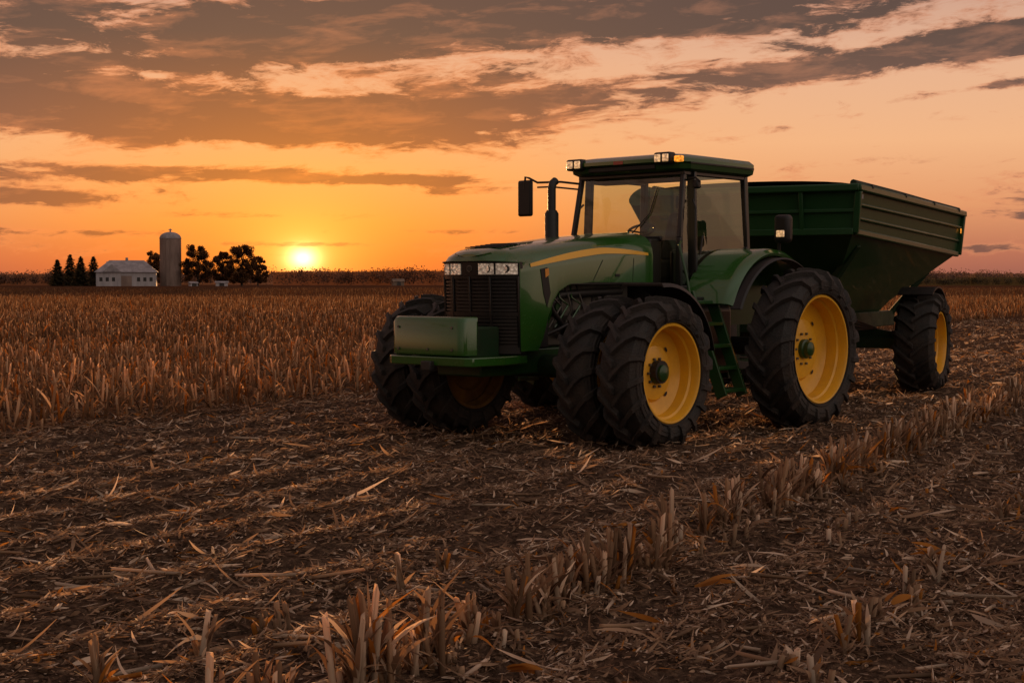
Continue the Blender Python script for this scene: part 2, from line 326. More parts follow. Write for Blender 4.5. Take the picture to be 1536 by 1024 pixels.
beam('hood_crease_l',(3.5,.3,2.078),(1.3,.26,2.308),.02,.014,GREEN,H,.006)
beam('hood_crease_r',(3.5,-.3,2.078),(1.3,-.26,2.308),.02,.014,GREEN,H,.006)
def plan(y): return 3.76-.19*(abs(y)/.5)**2.6
def band(name,z0,z1,off,y0,y1,m,th=.02,n=24,bev=0,slope=0):
    ys=[y0+(y1-y0)*i/n for i in range(n+1)]
    rings=[]
    for y in ys:
        x=plan(y)+off; lean=lambda z:(z-1.4)*.04
        rings.append([(x-th+lean(z0),y,z0),(x+lean(z0),y,z0),(x+lean(z1),y,z1),(x-th+lean(z1),y,z1)])
    return loft(name,rings,m,H,smooth=40)
band('grille_back',.98,1.78,-.04,-.495,.495,BLACK)
for i in range(19): band('grille_slat_%d'%i,1.03+i*.038,1.052+i*.038,-.002,-.47,.47,BLACK,th=.03)
band('grille_frame_top',1.755,1.785,.008,-.5,.5,FRAME,th=.05)
band('grille_frame_mid',1.36,1.40,.012,-.5,.5,FRAME,th=.05)
band('grille_frame_low',.96,1.03,.015,-.5,.5,BLACK,th=.08)
for y in (-.49,-.245,0,.245,.49): beam('grille_bar_%g'%y,(plan(y)+.0-.02,y,.98),(plan(y)+.02,y,1.78),.022,.03,FRAME,H,.004,up=(1,0,0))
band('headlight_band',1.787,1.935,.0,-.5,.5,FRAME,th=.05)
for sd in (1,-1):
    a,b=(.12,.485) if sd>0 else (-.485,-.12)
    band('headlight_%d'%sd,1.803,1.918,.010,a,b,LAMP,th=.02,n=8)
    band('headlight_trim_t_%d'%sd,1.918,1.93,.02,a,b,BLACK,th=.03,n=8)
    band('headlight_trim_b_%d'%sd,1.793,1.803,.02,a,b,METAL,th=.03,n=8)
    band('headlight_div_%d'%sd,1.803,1.918,.016,sd*.30-.008,sd*.30+.008,BLACK,th=.02,n=1)
    for q in (.21,.385):
        x=plan(q)+.010; tube('headlight_bulb_%d_%g'%(sd,q),[(x-.02,sd*q,1.86),(x+.014,sd*q,1.86)],.044,DARK,H,20)
        tube('headlight_bulb_in_%d_%g'%(sd,q),[(x+.012,sd*q,1.86),(x+.017,sd*q,1.86)],.034,LAMP,H,20)
tube('nose_badge',[(3.765,0,1.865),(3.785,0,1.865)],.035,METAL,H,20)
tube('nose_badge_in',[(3.785,0,1.865),(3.79,0,1.865)],.027,BLACK,H,20)
tube('exhaust_muffler',[(1.47,-.76,1.9),(1.47,-.76,2.56),(1.47,-.76,2.60)],[.085,.085,.06],BLACK,T,18)
tube('exhaust_stack',[(1.47,-.76,2.58),(1.47,-.76,2.86),(1.45,-.76,2.93),(1.40,-.76,2.96)],.05,DARK,T,14)
# ---- cab
Pb=.80; Pt=.76
for sd in (1,-1):
    beam('cab_a_pillar_low_%d'%sd,(1.0,Pb*sd,1.6),(1.0,Pb*sd,2.25),.07,.06,FRAME,T,.012,up=(1,0,0))
    beam('cab_a_pillar_%d'%sd,(1.0,Pb*sd,2.24),(.86,Pt*sd,3.05),.06,.06,FRAME,T,.012,up=(1,0,0))
    beam('cab_b_pillar_%d'%sd,(.72,(Pb+.01)*sd,1.6),(.70,(Pt+.01)*sd,3.05),.055,.11,FRAME,T,.012,up=(0,1,0))
    beam('cab_c_pillar_%d'%sd,(-.48,Pb*sd,1.95),(-.46,Pt*sd,3.05),.08,.08,FRAME,T,.012,up=(0,1,0))
    beam('cab_top_rail_%d'%sd,(.9,Pt*sd,3.03),(-.5,Pt*sd,3.03),.07,.08,FRAME,T,.01)
    beam('cab_sill_%d'%sd,(1.02,Pb*sd,1.62),(.2,Pb*sd,1.62),.09,.12,FRAME,T,.01)
    mesh('door_glass_%d'%sd,[(.70,sd*(Pb+.006),1.68),(.25,sd*(Pb+.006),1.68),(-.44,sd*(Pb+.006),2.15),(-.43,sd*(Pt+.006),2.99),(.68,sd*(Pt+.006),2.99)],[(0,1,2,3,4)],GLASSD,T)
    mesh('front_corner_glass_%d'%sd,[(.98,sd*(Pb+.006),1.7),(.75,sd*(Pb+.006),1.7),(.73,sd*(Pt+.006),2.99),(.88,sd*(Pt+.006),2.99)],[(0,1,2,3)],GLASSD,T)
    beam('door_diag_%d'%sd,(.25,sd*(Pb+.01),1.66),(-.46,sd*(Pb+.01),2.15),.05,.05,FRAME,T,.01)
    beam('door_handle_%d'%sd,(.62,sd*(Pb+.035),2.05),(.56,sd*(Pb+.035),2.28),.02,.03,BLACK,T,.006)
    tube('grab_rail_%d'%sd,[(.80,sd*(Pb+.03),1.8),(.84,sd*(Pb+.10),1.9),(.81,sd*(Pb+.10),2.6),(.76,sd*(Pb+.02),2.7)],.013,BLACK,T,8)
mesh('windscreen',[(1.012,-Pb+.03,1.68),(1.012,Pb-.03,1.68),(1.012,Pb-.03,2.22),(.868,Pt-.03,3.02),(.868,-Pt+.03,3.02),(1.012,-Pb+.03,2.22)],[(0,1,2,5),(5,2,3,4)],GLASS,T)
mesh('rear_window',[(-.5,-Pb+.03,1.9),(-.5,Pb-.03,1.9),(-.48,Pt-.03,3.0),(-.48,-Pt+.03,3.0)],[(0,1,2,3)],GLASS,T)
beam('cab_front_rail',(.87,-Pt,3.03),(.87,Pt,3.03),.07,.08,FRAME,T,.01)
beam('cab_rear_rail',(-.49,-Pb,1.9),(-.49,Pb,1.9),.07,.1,FRAME,T,.01)
beam('cab_front_low_rail',(1.0,-Pb,1.62),(1.0,Pb,1.62),.06,.12,FRAME,T,.01)
beam('cab_dash_rail',(1.0,-.55,2.24),(1.0,.55,2.24),.05,.06,FRAME,T,.01)
box('firewall',.96,1.2,-.52,.52,1.4,2.24,BLACK,T,.02)
box('cab_floor',-.5,1.0,-.78,.78,1.5,1.58,BLACK,T,.01)
box('cab_rear_wall',-.52,-.46,-.78,.78,1.5,1.9,BLACK,T,.01)
def rr(x0,x1,y,z,c=.12): return [(x0+c,-y,z),(x1-c*1.6,-y,z),(x1-c*.5,-y+c*.6,z),(x1,-y+c*1.8,z),(x1,y-c*1.8,z),(x1-c*.5,y-c*.6,z),(x1-c*1.6,y,z),(x0+c,y,z),(x0,y-c,z),(x0,-y+c,z)]
loft('roof_base',[rr(-.58,1.02,.83,3.035),rr(-.62,1.06,.87,3.06),rr(-.63,1.07,.88,3.12)],GREEND,T,smooth=25)
loft('roof_cap',[rr(-.60,1.09,.86,3.122),rr(-.62,1.12,.885,3.14),rr(-.62,1.12,.885,3.18),rr(-.58,1.06,.84,3.225),rr(-.45,.92,.70,3.25)],GREEN,T,smooth=30)
beam('roof_gutter_l',(.9,.885,3.13),(-.50,.885,3.13),.012,.02,BLACK,T,.003)
def worklight(nm,x,y,z,w=.2,h=.11,m=LAMP):
    box(nm+'_housing',x-.14,x,y-w/2,y+w/2,z-h/2,z+h/2,BLACK,T,.03,seg=3)
    for q in (-1,1):
        box(nm+'_lens_%d'%q,x-.01,x+.008,y+q*w*.235-w*.18,y+q*w*.235+w*.18,z-h*.32,z+h*.32,LAMPR,T,.02,seg=3)
worklight('roof_light_far',1.15,-.68,3.165,.25,.14); worklight('roof_light_near',1.15,.64,3.18,.24,.14)
box('amber_light',1.04,1.11,.79,.89,3.13,3.2,AMBER,T,.012)
box('roof_label',1.122,1.127,-.08,.06,3.135,3.175,RED,T,.001)
box('roof_front_shade',1.02,1.08,-.5,.5,3.06,3.12,BLACK,T,.01)
box('seat_base',-.1,.38,-.24,.24,1.75,2.0,SEAT,T,.06,seg=4)
hexa('seat_back',[(-.18,-.24,2.0),(-.02,-.24,2.0),(-.02,.24,2.0),(-.18,.24,2.0),(-.32,-.2,2.62),(-.2,-.2,2.62),(-.2,.2,2.62),(-.32,.2,2.62)],SEAT,T,.05)
box('seat_headrest',-.35,-.24,-.13,.13,2.65,2.83,SEAT,T,.04)
box('armrest_console',-.05,.45,-.44,-.28,2.1,2.2,BLACK,T,.03)
tube('steering_column',[(.86,0,1.6),(.68,0,2.25)],.05,BLACK,T,12)
sw=[(.66+.16*math.cos(a)*.55-.0,.19*math.sin(a),2.36-.16*math.cos(a)*.45+.0) for a in [2*math.pi*i/28 for i in range(29)]]
tube('steering_wheel',sw,.016,BLACK,T,8)
for a in (0.5,2.6,4.71): tube('steering_spoke_%g'%a,[(.66,0,2.33),(.66+.088*math.cos(a),.19*math.sin(a),2.36-.072*math.cos(a))],.011,BLACK,T,6)
box('dashboard',.72,.95,-.28,.28,2.08,2.26,BLACK,T,.04)
box('display_monitor',.5,.54,.38,.6,2.3,2.5,BLACK,T,.01)
beam('monitor_arm',(.45,.45,2.0),(.52,.48,2.32),.03,.03,BLACK,T)
box('side_console',-.2,.5,.3,.46,1.58,2.12,BLACK,T,.04)
tube('gear_lever',[(.3,.38,2.1),(.36,.38,2.3)],.018,BLACK,T,8)
tube('wiper',[(1.03,.1,2.28),(.97,.35,2.55),(.92,.42,2.85)],.008,BLACK,T,6)
box('sun_visor',.6,.86,-.6,.6,2.93,2.98,BLACK,T,.01)
tube('mirror_arm_r',[(.9,-.78,2.95),(1.0,-1.0,2.98),(1.1,-1.3,2.98),(1.12,-1.42,3.04),(1.1,-1.5,3.06),(1.1,-1.52,2.9)],.014,BLACK,T,8)
tube('mirror_arm_r2',[(.9,-.78,2.88),(1.06,-1.1,2.92),(1.1,-1.3,2.92)],.011,BLACK,T,8)
box('mirror_r',1.05,1.11,-1.63,-1.40,2.56,3.02,BLACK,T,.03,seg=4)
tube('mirror_post_l',[(-.3,1.36,2.0),(-.3,1.38,2.22),(-.27,1.42,2.3)],.02,BLACK,T,8)
box('fender_light_l_body',-.38,-.24,1.32,1.53,2.20,2.54,BLACK,T,.05,seg=4)
box('fender_light_l_lens',-.242,-.228,1.37,1.48,2.27,2.35,LAMPR,T,.02)
tube('mirror_arm_l',[(.84,.78,2.93),(.9,.95,2.95),(.9,1.02,2.9)],.012,BLACK,T,8)
box('beacon_bracket_l',.84,.92,.92,1.0,2.82,2.92,BLACK,T,.02)
def arc(name,cx,cz,R,a0,a1,y0,y1,m,th=.02,n=24,lip=0,flat=None):
    rings=[]
    for i in range(n+1):
        a=math.radians(a0+(a1-a0)*i/n); r=R
        c,s=math.cos(a),math.sin(a)
        ri=[(cx+r*c,y0,cz+r*s),(cx+r*c,y1,cz+r*s)]
        if lip: ri+=[(cx+(r-lip)*c,y1+.02*(1 if y1>y0 else -1),cz+(r-lip)*s),(cx+(r-lip)*c,y1,cz+(r-lip)*s)]
        ri+=[(cx+(r-th)*c,y1-(.01 if y1>y0 else -.01),cz+(r-th)*s),(cx+(r-th)*c,y0,cz+(r-th)*s)]
        rings.append(ri)
    return loft(name,rings,m,T,smooth=30)
arc('front_fender',FX,.8,.91,84,168,1.45,1.96,BLACK,th=.025,lip=.04)
beam('front_fender_bracket',(FX-.6,.95,1.2),(FX-.62,1.45,1.46),.05,.05,BLACK,T)
for sd in (1,-1):
    rings=[];n=26
    for i in range(n+1):
        a=math.radians(28+112*i/n); R_=1.12+.06*math.sin(min(1,(i/n)*2)*math.pi/2); c,s_=math.cos(a),math.sin(a)
        rings.append([(R_*c,sd*.83,.95+R_*s_),(R_*c,sd*1.38,.95+R_*s_),((R_-.015)*c,sd*1.46,.95+(R_-.015)*s_),((R_-.06)*c,sd*1.51,.95+(R_-.06)*s_),((R_-.09)*c,sd*1.49,.95+(R_-.09)*s_),((R_-.04)*c,sd*1.38,.95+(R_-.04)*s_),((R_-.04)*c,sd*.83,.95+(R_-.04)*s_)])
    loft('rear_fender_shell_%d'%sd,rings,GREEN,T,smooth=45)
    arc('rear_fender_extension_%d'%sd,0,.95,1.065,26,118,sd*1.48,sd*1.61,BLACK,th=.02,lip=.02)
    n=16; ring=[( 1.12*math.cos(math.radians(24+i*116/n)),.95+1.12*math.sin(math.radians(24+i*116/n))) for i in range(n+1)]+[(-.8,1.2),(.9,1.2)]
    prism('rear_fender_wall_%d'%sd,ring,sd*.845,sd*.87,GREEND,T)
    for k,x in enumerate((.88,1.30)):
        beam('step_rail_%d_%d'%(k,sd),(x-.03,sd*1.12,1.6),(x+.0,sd*1.60,.42),.035,.14,GREEND,T,.006,up=(0,1,0))
    for k in range(5):
        t=k/4; z=.47+.25*k; y=1.58-.40*t
        box('step_%d_%d'%(k,sd),.90,1.28,min(sd*(y-.14),sd*(y+.07)),max(sd*(y-.14),sd*(y+.07)),z,z+.04,GREEND,T,.005)
    box('platform_%d'%sd,.65,1.25,min(sd*.8,sd*1.12),max(sd*.8,sd*1.12),1.50,1.55,BLACK,T,.01)
    box('fuel_tank_%d'%sd,.1,1.7,min(sd*.45,sd*.98),max(sd*.45,sd*.98),.62,1.45,BLACK,T,.08,seg=4)
    tube('handrail_%d'%sd,[(1.32,sd*1.25,1.2),(1.32,sd*1.12,1.8),(1.25,sd*.97,2.15),(1.05,sd*.86,2.2)],.015,GREEND,T,8)
beam('drawbar',(-.6,0,.5),(-1.35,0,.48),.14,.07,DARK,T)
for sd in (1,-1):
    beam('lift_arm_%d'%sd,(-.5,.35*sd,.7),(-1.3,.42*sd,.62),.06,.1,DARK,T)
box('rear_housing',-1.0,-.4,-.4,.4,.6,1.5,GREENX,T,.05)
# ================================================================== GRAIN CART
C=empty('grain_cart',(4.93,23.38,0),math.radians(242))
def cring(x0,x1,y,z0,z1): return [(x0,-y,z0),(x0,y,z0),(x1,y,z1),(x1,-y,z1)]
loft('hopper',[cring(3.60,-3.45,1.52,2.99,2.93),cring(3.56,-3.4,1.50,2.87,2.81),cring(3.52,-3.25,1.44,2.40,2.22),cring(1.7,-1.9,.62,1.42,1.42),cring(1.5,-1.7,.5,1.25,1.25)],GREENC,C,cap=(False,True),smooth=15)
rings=[]
for i in range(25):
    x=3.58-i*7.0/24; z=3.0-.05*i/24; q=.10 if i%3==0 else .07
    rings.append([(x,1.5*math.cos(a),z+q*math.sin(a)) for a in [math.pi*j/12 for j in range(13)]])
loft('tarp_cover',rings,TARP,C,closed=False,cap=(False,False),smooth=50)
for sd in (1,-1):
    beam('top_rail_%d'%sd,(3.64,1.53*sd,2.98),(-3.5,1.53*sd,2.92),.09,.10,GREENC,C,.02)
    tube('tarp_roll_%d'%sd,[(3.5,1.43*sd,3.05),(1.2,1.44*sd,3.035),(-1.2,1.43*sd,3.01),(-3.4,1.44*sd,2.99)],.045,TARP,C,10)
    for k in range(4): box('tarp_latch_%d_%d'%(k,sd),3.0-k*1.95,3.06-k*1.95,min(1.50*sd,1.585*sd),max(1.50*sd,1.585*sd),2.99-.02*k,3.05-.02*k,DARK,C,.01)
    beam('side_rib_a_%d'%sd,(3.55,1.505*sd,2.76),(-3.36,1.50*sd,2.68),.06,.05,GREENC,C,.02)
    beam('side_rib_b_%d'%sd,(3.54,1.475*sd,2.58),(-3.30,1.465*sd,2.45),.06,.05,GREENC,C,.02)
    beam('side_bottom_rail_%d'%sd,(3.54,1.45*sd,2.40),(-3.27,1.45*sd,2.22),.08,.09,GREENC,C,.02)
    for k,x in enumerate((3.52,-3.33)):
        beam('corner_post_%d_%d'%(k,sd),(x,1.47*sd,2.38 if k==0 else 2.21),(x*1.02,1.53*sd,2.93),.09,.09,GREENC,C,.015)
    beam('frame_rail_%d'%sd,(2.6,.48*sd,1.12),(-2.6,.48*sd,1.12),.14,.26,GREENX,C,.02)
    wheel(C,'cart_wheel_%s'%('l' if sd>0 else 'r'),-.45,1.50*sd,.80,.60,.47,sd,18,rot=random.random())
    for k,x in enumerate((2.4,-2.5)):
        beam('hopper_leg_%d_%d'%(k,sd),(x,.5*sd,1.2),(x*1.15,1.3*sd,2.25),.1,.1,GREENX,C,.015)
    beam('tongue_%d'%sd,(2.7,.48*sd,1.05),(4.2,.05*sd,.62),.12,.18,GREENX,C,.015)
    arcs=[]
    for i in range(9):
        a=math.radians(60+70*i/8); arcs.append([(-.45+.88*math.cos(a),sd*1.2,.78+.88*math.sin(a)),(-.45+.88*math.cos(a),sd*1.74,.78+.88*math.sin(a)),(-.45+.86*math.cos(a),sd*1.74,.78+.86*math.sin(a)),(-.45+.86*math.cos(a),sd*1.2,.78+.86*math.sin(a))])
    loft('cart_fender_%d'%sd,arcs,BLACK,C,smooth=30)
    for k in range(4):
        tube('hyd_hose_%d_%d'%(k,sd),[(4.6,.08*sd,.75+.05*k),(3.8,.2*sd,.7+.06*k),(3.0,.35*sd,1.0+.05*k),(2.2,.56*sd,1.2)],.016,BLACK,C,6)
        tube('frame_hose_%d_%d'%(k,sd),[(2.6,.57*sd,1.25-.06*k),(1.6,.60*sd,1.12-.05*k),(.6,.58*sd,1.2-.07*k),(-.3,.8*sd,1.0)],.018,BLACK,C,6)
    tube('valve_block_%d'%sd,[(1.2,.6*sd,.95),(1.2,.6*sd,1.3)],.08,DARK,C,12)
    box('tool_box_%d'%sd,1.6,2.2,min(.56*sd,.85*sd),max(.56*sd,.85*sd),.85,1.15,GREENX,C,.02)
    beam('axle_arm_%d'%sd,(-.45,.4*sd,.95),(-.45,1.4*sd,.78),.2,.2,GREENX,C,.02)
box('cart_axle',-.6,-.3,-1.3,1.3,.68,.86,GREENX,C,.02)
for k,x in enumerate((2.6,1.0,-1.0,-2.6)): beam('cross_member_%d'%k,(x,-.5,1.1),(x,.5,1.1),.12,.2,GREENX,C,.01)
for y in (-.75,.75): beam('front_post_%g'%y,(3.545,y,2.40),(3.625,y,2.95),.06,.06,GREENC,C,.01)
beam('front_rail',(3.63,-1.55,2.98),(3.63,1.55,2.98),.09,.1,GREENC,C,.02)
beam('rear_rail',(-3.48,-1.55,2.92),(-3.48,1.55,2.92),.09,.1,GREENC,C,.02)
beam('front_mid_rail',(3.56,-1.5,2.68),(3.56,1.5,2.68),.05,.05,GREENC,C,.01)
beam('front_low_rail',(3.54,-1.45,2.40),(3.54,1.45,2.40),.08,.09,GREENC,C,.01)
beam('tongue_tip',(4.1,0,.62),(4.6,0,.52),.16,.12,GREENX,C,.01)
tube('jack_stand',[(3.4,.42,.35),(3.4,.42,1.0)],.05,DARK,C,10)
tube('auger_tube',[(1.6,-1.0,1.3),(3.0,-1.5,2.4),(3.55,-1.6,2.95)],.2,GREENC,C,16)
box('gearbox',1.9,2.4,-.25,.25,1.2,1.6,GREENX,C,.04)
box('reflector',-3.42,-3.25,1.512,1.518,2.58,2.66,AMBER,C,.001)
box('decal_plate',3.32,3.40,1.515,1.52,2.84,2.90,WHITE,C,.001)
# ================================================================== GROUND
def axis(a,b,s,lo,hi):
    l=list(np.arange(a,b+1e-6,s)); st=s; x=l[-1]
    while x<hi: st*=1.22; x+=st; l.append(x)
    st=s; x=l[0]; pre=[]
    while x>lo: st*=1.22; x-=st; pre.append(x)
    return np.array(pre[::-1]+l)
xs=axis(-8,11,.065,-4000,4000); ys=axis(4.5,26,.065,-300,6000)
GX,GY=np.meshgrid(xs,ys); Z=height(GX,GY)
V=np.stack([GX,GY,Z],-1).reshape(-1,3); nx=len(xs); ny=len(ys)
def bulk(name,V,Q,m,col=None,smooth=False,parent=None):
    me=bpy.data.meshes.new(name); me.vertices.add(len(V)); me.vertices.foreach_set('co',np.ascontiguousarray(V,dtype=np.float32).ravel())
    me.loops.add(Q.size); me.loops.foreach_set('vertex_index',Q.astype(np.int32).ravel())
    me.polygons.add(len(Q)); me.polygons.foreach_set('loop_start',np.arange(0,Q.size,4,dtype=np.int32))
    try: me.polygons.foreach_set('loop_total',np.full(len(Q),4,dtype=np.int32))
    except Exception: pass
    if smooth: me.polygons.foreach_set('use_smooth',np.ones(len(Q),dtype=bool))
    if col is not None:
        a=me.attributes.new('col','FLOAT_COLOR','POINT'); c=np.ones((len(V),4),np.float32); c[:,:3]=col; a.data.foreach_set('color',c.ravel())
    me.update(calc_edges=True); me.validate()
    me.materials.append(m); o=bpy.data.objects.new(name,me); S.collection.objects.link(o)
    if parent: o.parent=parent
    return o
i=np.arange(nx-1)[None,:]+np.arange(ny-1)[:,None]*nx
Q=np.stack([i,i+1,i+1+nx,i+nx],-1).reshape(-1,4)
bulk('ground',V,Q,groundmat(),smooth=True)
# ------------------------------------------------------------------ ribbons
def norm(a): return a/np.maximum(np.linalg.norm(a,axis=1,keepdims=True),1e-9)
class Acc:
    def __init__(s): s.V=[];s.Q=[];s.C=[];s.n=0
    def add(s,V,Q,C): s.V.append(V); s.Q.append(Q+s.n); s.C.append(C); s.n+=len(V)
    def out(s,name,m,**k): print(name,s.n); return bulk(name,np.concatenate(s.V),np.concatenate(s.Q),m,np.concatenate(s.C),**k)
def ribbons(A,p0,d,L,W,bend,twist,col,prof=(.55,1,.8,.12)):
    n=len(p0); K=len(prof); d=norm(d); up=np.tile([0,0,1.],(n,1)); r=rng.normal(size=(n,3))*.35
    s=norm(np.cross(d,up+r)); t_=np.cross(s,d)
    out=np.empty((n,K,2,3))
    for k in range(K):
        t=k/(K-1); c=p0+d*(L*t)[:,None]+bend*(L*t*t)[:,None]
        a=twist*t; sd=s*np.cos(a)[:,None]+t_*np.sin(a)[:,None]
        w=(W*prof[k]/2)[:,None]; out[:,k,0]=c-sd*w; out[:,k,1]=c+sd*w
    b=(np.arange(n)*K*2)[:,None]+(np.arange(K-1)*2)[None,:]
    Q=np.stack([b,b+1,b+3,b+2],-1).reshape(-1,4)
    tc=np.linspace(.75,1.15,K)[None,:,None,None]  # same base-to-tip lightening put into the blade colour
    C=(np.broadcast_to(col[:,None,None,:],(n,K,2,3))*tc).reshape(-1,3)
    A.add(out.reshape(-1,3),Q,C)
def prisms(A,p0,d,L,r0,r1,col,M=5):
    n=len(p0); d=norm(d); s=norm(np.cross(d,rng.normal(size=(n,3)))); t=np.cross(d,s)
    out=np.empty((n,2,M,3))
    for k in range(M):
        a=2*math.pi*k/M; o=s*math.cos(a)+t*math.sin(a)
        out[:,0,k]=p0+o*r0[:,None]; out[:,1,k]=p0+d*(L*(1+.05*rng.normal(size=n)))[:,None]+o*r1[:,None]
    b=(np.arange(n)*2*M)[:,None]; k=np.arange(M)[None,:]; k2=(k+1)%M
    Q=np.stack([b+k,b+k2,b+M+k2,b+M+k],-1).reshape(-1,4)
    if M==4 or M==5:
        cap=np.concatenate([b+M,b+M+1,b+M+2,b+M+3],1); Q=np.concatenate([Q,cap])
    C=np.broadcast_to(col[:,None,None,:],(n,2,M,3))*np.array([.5,1.1])[None,:,None,None]  # dark base and backlit tip put into the stalk colour
    A.add(out.reshape(-1,3),Q,C.reshape(-1,3))
TAN=np.array([.46,.30,.185]); BRN=np.array([.11,.064,.041]); ORG=np.array([.55,.22,.04]); PAL=np.array([.70,.54,.40])
def scol(n,lo=0,hi=1,org=.03,pal=.12):
    t=rng.random(n)**1.15*(hi-lo)+lo; c=BRN*(1-t)[:,None]+TAN*t[:,None]
    r=rng.random(n); c[r<org]=ORG*.8; c[(r>=org)&(r<org+pal)]=PAL
    return c*(.70+.60*rng.random(n))[:,None]
def scatter(d0,d1,dens,half=.44):
    area=half*(d1*d1-d0*d0); n=int(area*dens)
    y=np.sqrt(d0*d0+rng.random(n)*(d1*d1-d0*d0)); x=(rng.random(n)*2-1)*half*y+ (0.0)
    return x,y
LIT=Acc()
def blocked(x,y):
    u,v=uv(x,y); return v<-12.9
for d0,d1,dens,sc in ((4.8,9,2000,.95),(9,14,1200,1.1),(14,22,500,1.4),(22,36,150,2.1),(36,70,18,3.5)):
    x,y=scatter(d0,d1,dens)
    u,v=uv(x,y)
    dn=vnoise(u*.7,v*2.4)*.5+vnoise(x*2.6+4,y*2.6)*.5+.14*np.cos((v-ROW0)*2*math.pi/SP)
    k=(rng.random(len(x))<np.clip((dn-.18)*2.4,.24,1))&~blocked(x,y); x=x[k];y=y[k]; n=len(x)
    z=height(x,y)+rng.random(n)*.024*sc+.002
    a=rng.random(n)*2*math.pi; a=np.where(rng.random(n)<.4,math.pi/2-HD+rng.normal(size=n)*.4,a); el=rng.normal(size=n)*.2+.08
    d=np.stack([np.cos(a),np.sin(a),el],1)
    L=(.02+.085*rng.random(n)**1.8)*sc; W=(.006+.014*rng.random(n)**1.4)*sc
    bend=rng.normal(size=(n,3))*np.array([.3,.3,.14]); 
    ribbons(LIT,np.stack([x,y,z],1),d,L,W,bend,rng.normal(size=n)*.9,scol(n),prof=(.6,1,.3) if d0>13 else (.55,1,.8,.15))
    m=int(n*.018); x=x[:m]+.13;y=y[:m]+.07; z=height(x,y)+.012; a=rng.random(m)*6.28
    d=np.stack([np.cos(a),np.sin(a),rng.normal(size=m)*.14+.06],1)
    ribbons(LIT,np.stack([x,y,z],1),d,.10+.18*rng.random(m),.012+.02*rng.random(m),rng.normal(size=(m,3))*.3,rng.normal(size=m)*1.6,scol(m,.3,1,.05,.25),prof=(.5,.9,1,.9,.6,.1))
    m=int(n*.005); x=x[:m]+.3;y=y[:m]-.2; z=height(x,y)+.018; a=rng.random(m)*6.28
    prisms(LIT,np.stack([x,y,z],1),np.stack([np.cos(a),np.sin(a),rng.normal(size=m)*.06],1),.1+.3*rng.random(m),np.full(m,.010)+.004*rng.random(m),np.full(m,.009),scol(m,.4,1,.05,.3))
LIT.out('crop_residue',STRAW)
# ------------------------------------------------------------------ standing stubble
def plants(A,x,y,h,nleaf,lod=0,colk=1.0,lh=1.0,upr=.5,tint=None,thick=1.0):
    n=len(x); z=height(x,y)-.01; p=np.stack([x,y,z],1)
    tint=np.array([1,1,1.]) if tint is None else np.array(tint)
    lean=np.stack([rng.normal(size=n)*.12,rng.normal(size=n)*.12,np.ones(n)],1)
    wk=(1,1.25,2.2)[lod]*thick
    if lod<2: prisms(A,p,lean,h,(.012+.006*rng.random(n))*wk,(.009+.005*rng.random(n))*wk,scol(n,.4,1,.05,.3)*colk*tint,M=5 if lod==0 else 3)
    else: ribbons(A,p,lean,h,np.full(n,.04)*wk/2,np.zeros((n,3)),np.zeros(n),scol(n,.4,1,.05,.2)*colk*tint,prof=(1,.8))
    for k in range(nleaf):
        a=rng.random(n)*2*math.pi; upl=rng.random(n)<upr
        st=rng.random(n)*np.where(upl,.45,.8)*h
        q=p+norm(lean)*st[:,None]; up=np.where(upl,2.2+rng.random(n)*3,.5+rng.random(n)*1.2)
        d=np.stack([np.cos(a),np.sin(a),up],1); L=np.where(upl,h*(.45+.55*rng.random(n)),(.08+.18*rng.random(n)))*lh
        bz=np.where(upl,-.1-rng.random(n)*.2,-rng.random(n)*1.4)
        bend=np.stack([np.cos(a)*.3,np.sin(a)*.3,bz],1)
        ribbons(A,q,d,L,(.012+.018*rng.random(n))*wk,bend,rng.normal(size=n)*1.3,scol(n,.0,.8,.08,.08)*colk*tint,prof=(.6,1,.85,.6,.1) if lod==0 else (.7,1,.2))
ST=Acc()
def rowclumps(v0,u0,u1,sp,h0,h1,keep,nst,nl,jit=.05,tint=None):
    u=np.arange(u0,u1,sp); u=u+rng.normal(size=len(u))*sp*.35; k=rng.random(len(u))<keep*np.clip((vnoise(u*.9+v0*7,np.full(len(u),v0))-.12)*2.6,.15,1.1); u=u[k]
    hs_=(h0+(h1-h0)*rng.random(len(u)))
    uu=np.repeat(u,nst)+rng.normal(size=len(u)*nst)*.04; vv=v0+np.repeat(rng.normal(size=len(u))*jit,nst)+rng.normal(size=len(u)*nst)*.03
    hh=np.repeat(hs_,nst)*(.45+.6*rng.random(len(uu)))
    x,y=xy(uu,vv); plants(ST,x,y,hh,nl,0,.95,1,.78,tint,1.1)
rowclumps(ROW0,4.0,36,.16,.22,.42,1.0,6,5,tint=(1,.92,.85))
rowclumps(ROW0,4.0,36,.11,.08,.18,.8,2,4,jit=.1)
rowclumps(ROW0+.76*2.1,4.0,30,.22,.12,.24,.5,3,4)
rowclumps(ROW0+.76*1,8,34,.25,.05,.13,.4,2,3)
rowclumps(ROW0-.76*1.4,4.2,8.0,.3,.14,.30,.35,3,4)
for k in range(3,16): rowclumps(ROW0+.76*k,8,70,.25,.06,.2,.55,2,3)
for k in range(1,12): rowclumps(ROW0-.76*k,24,70,.28,.03,.12,.4,2,2)
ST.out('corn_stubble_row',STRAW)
BL=Acc()
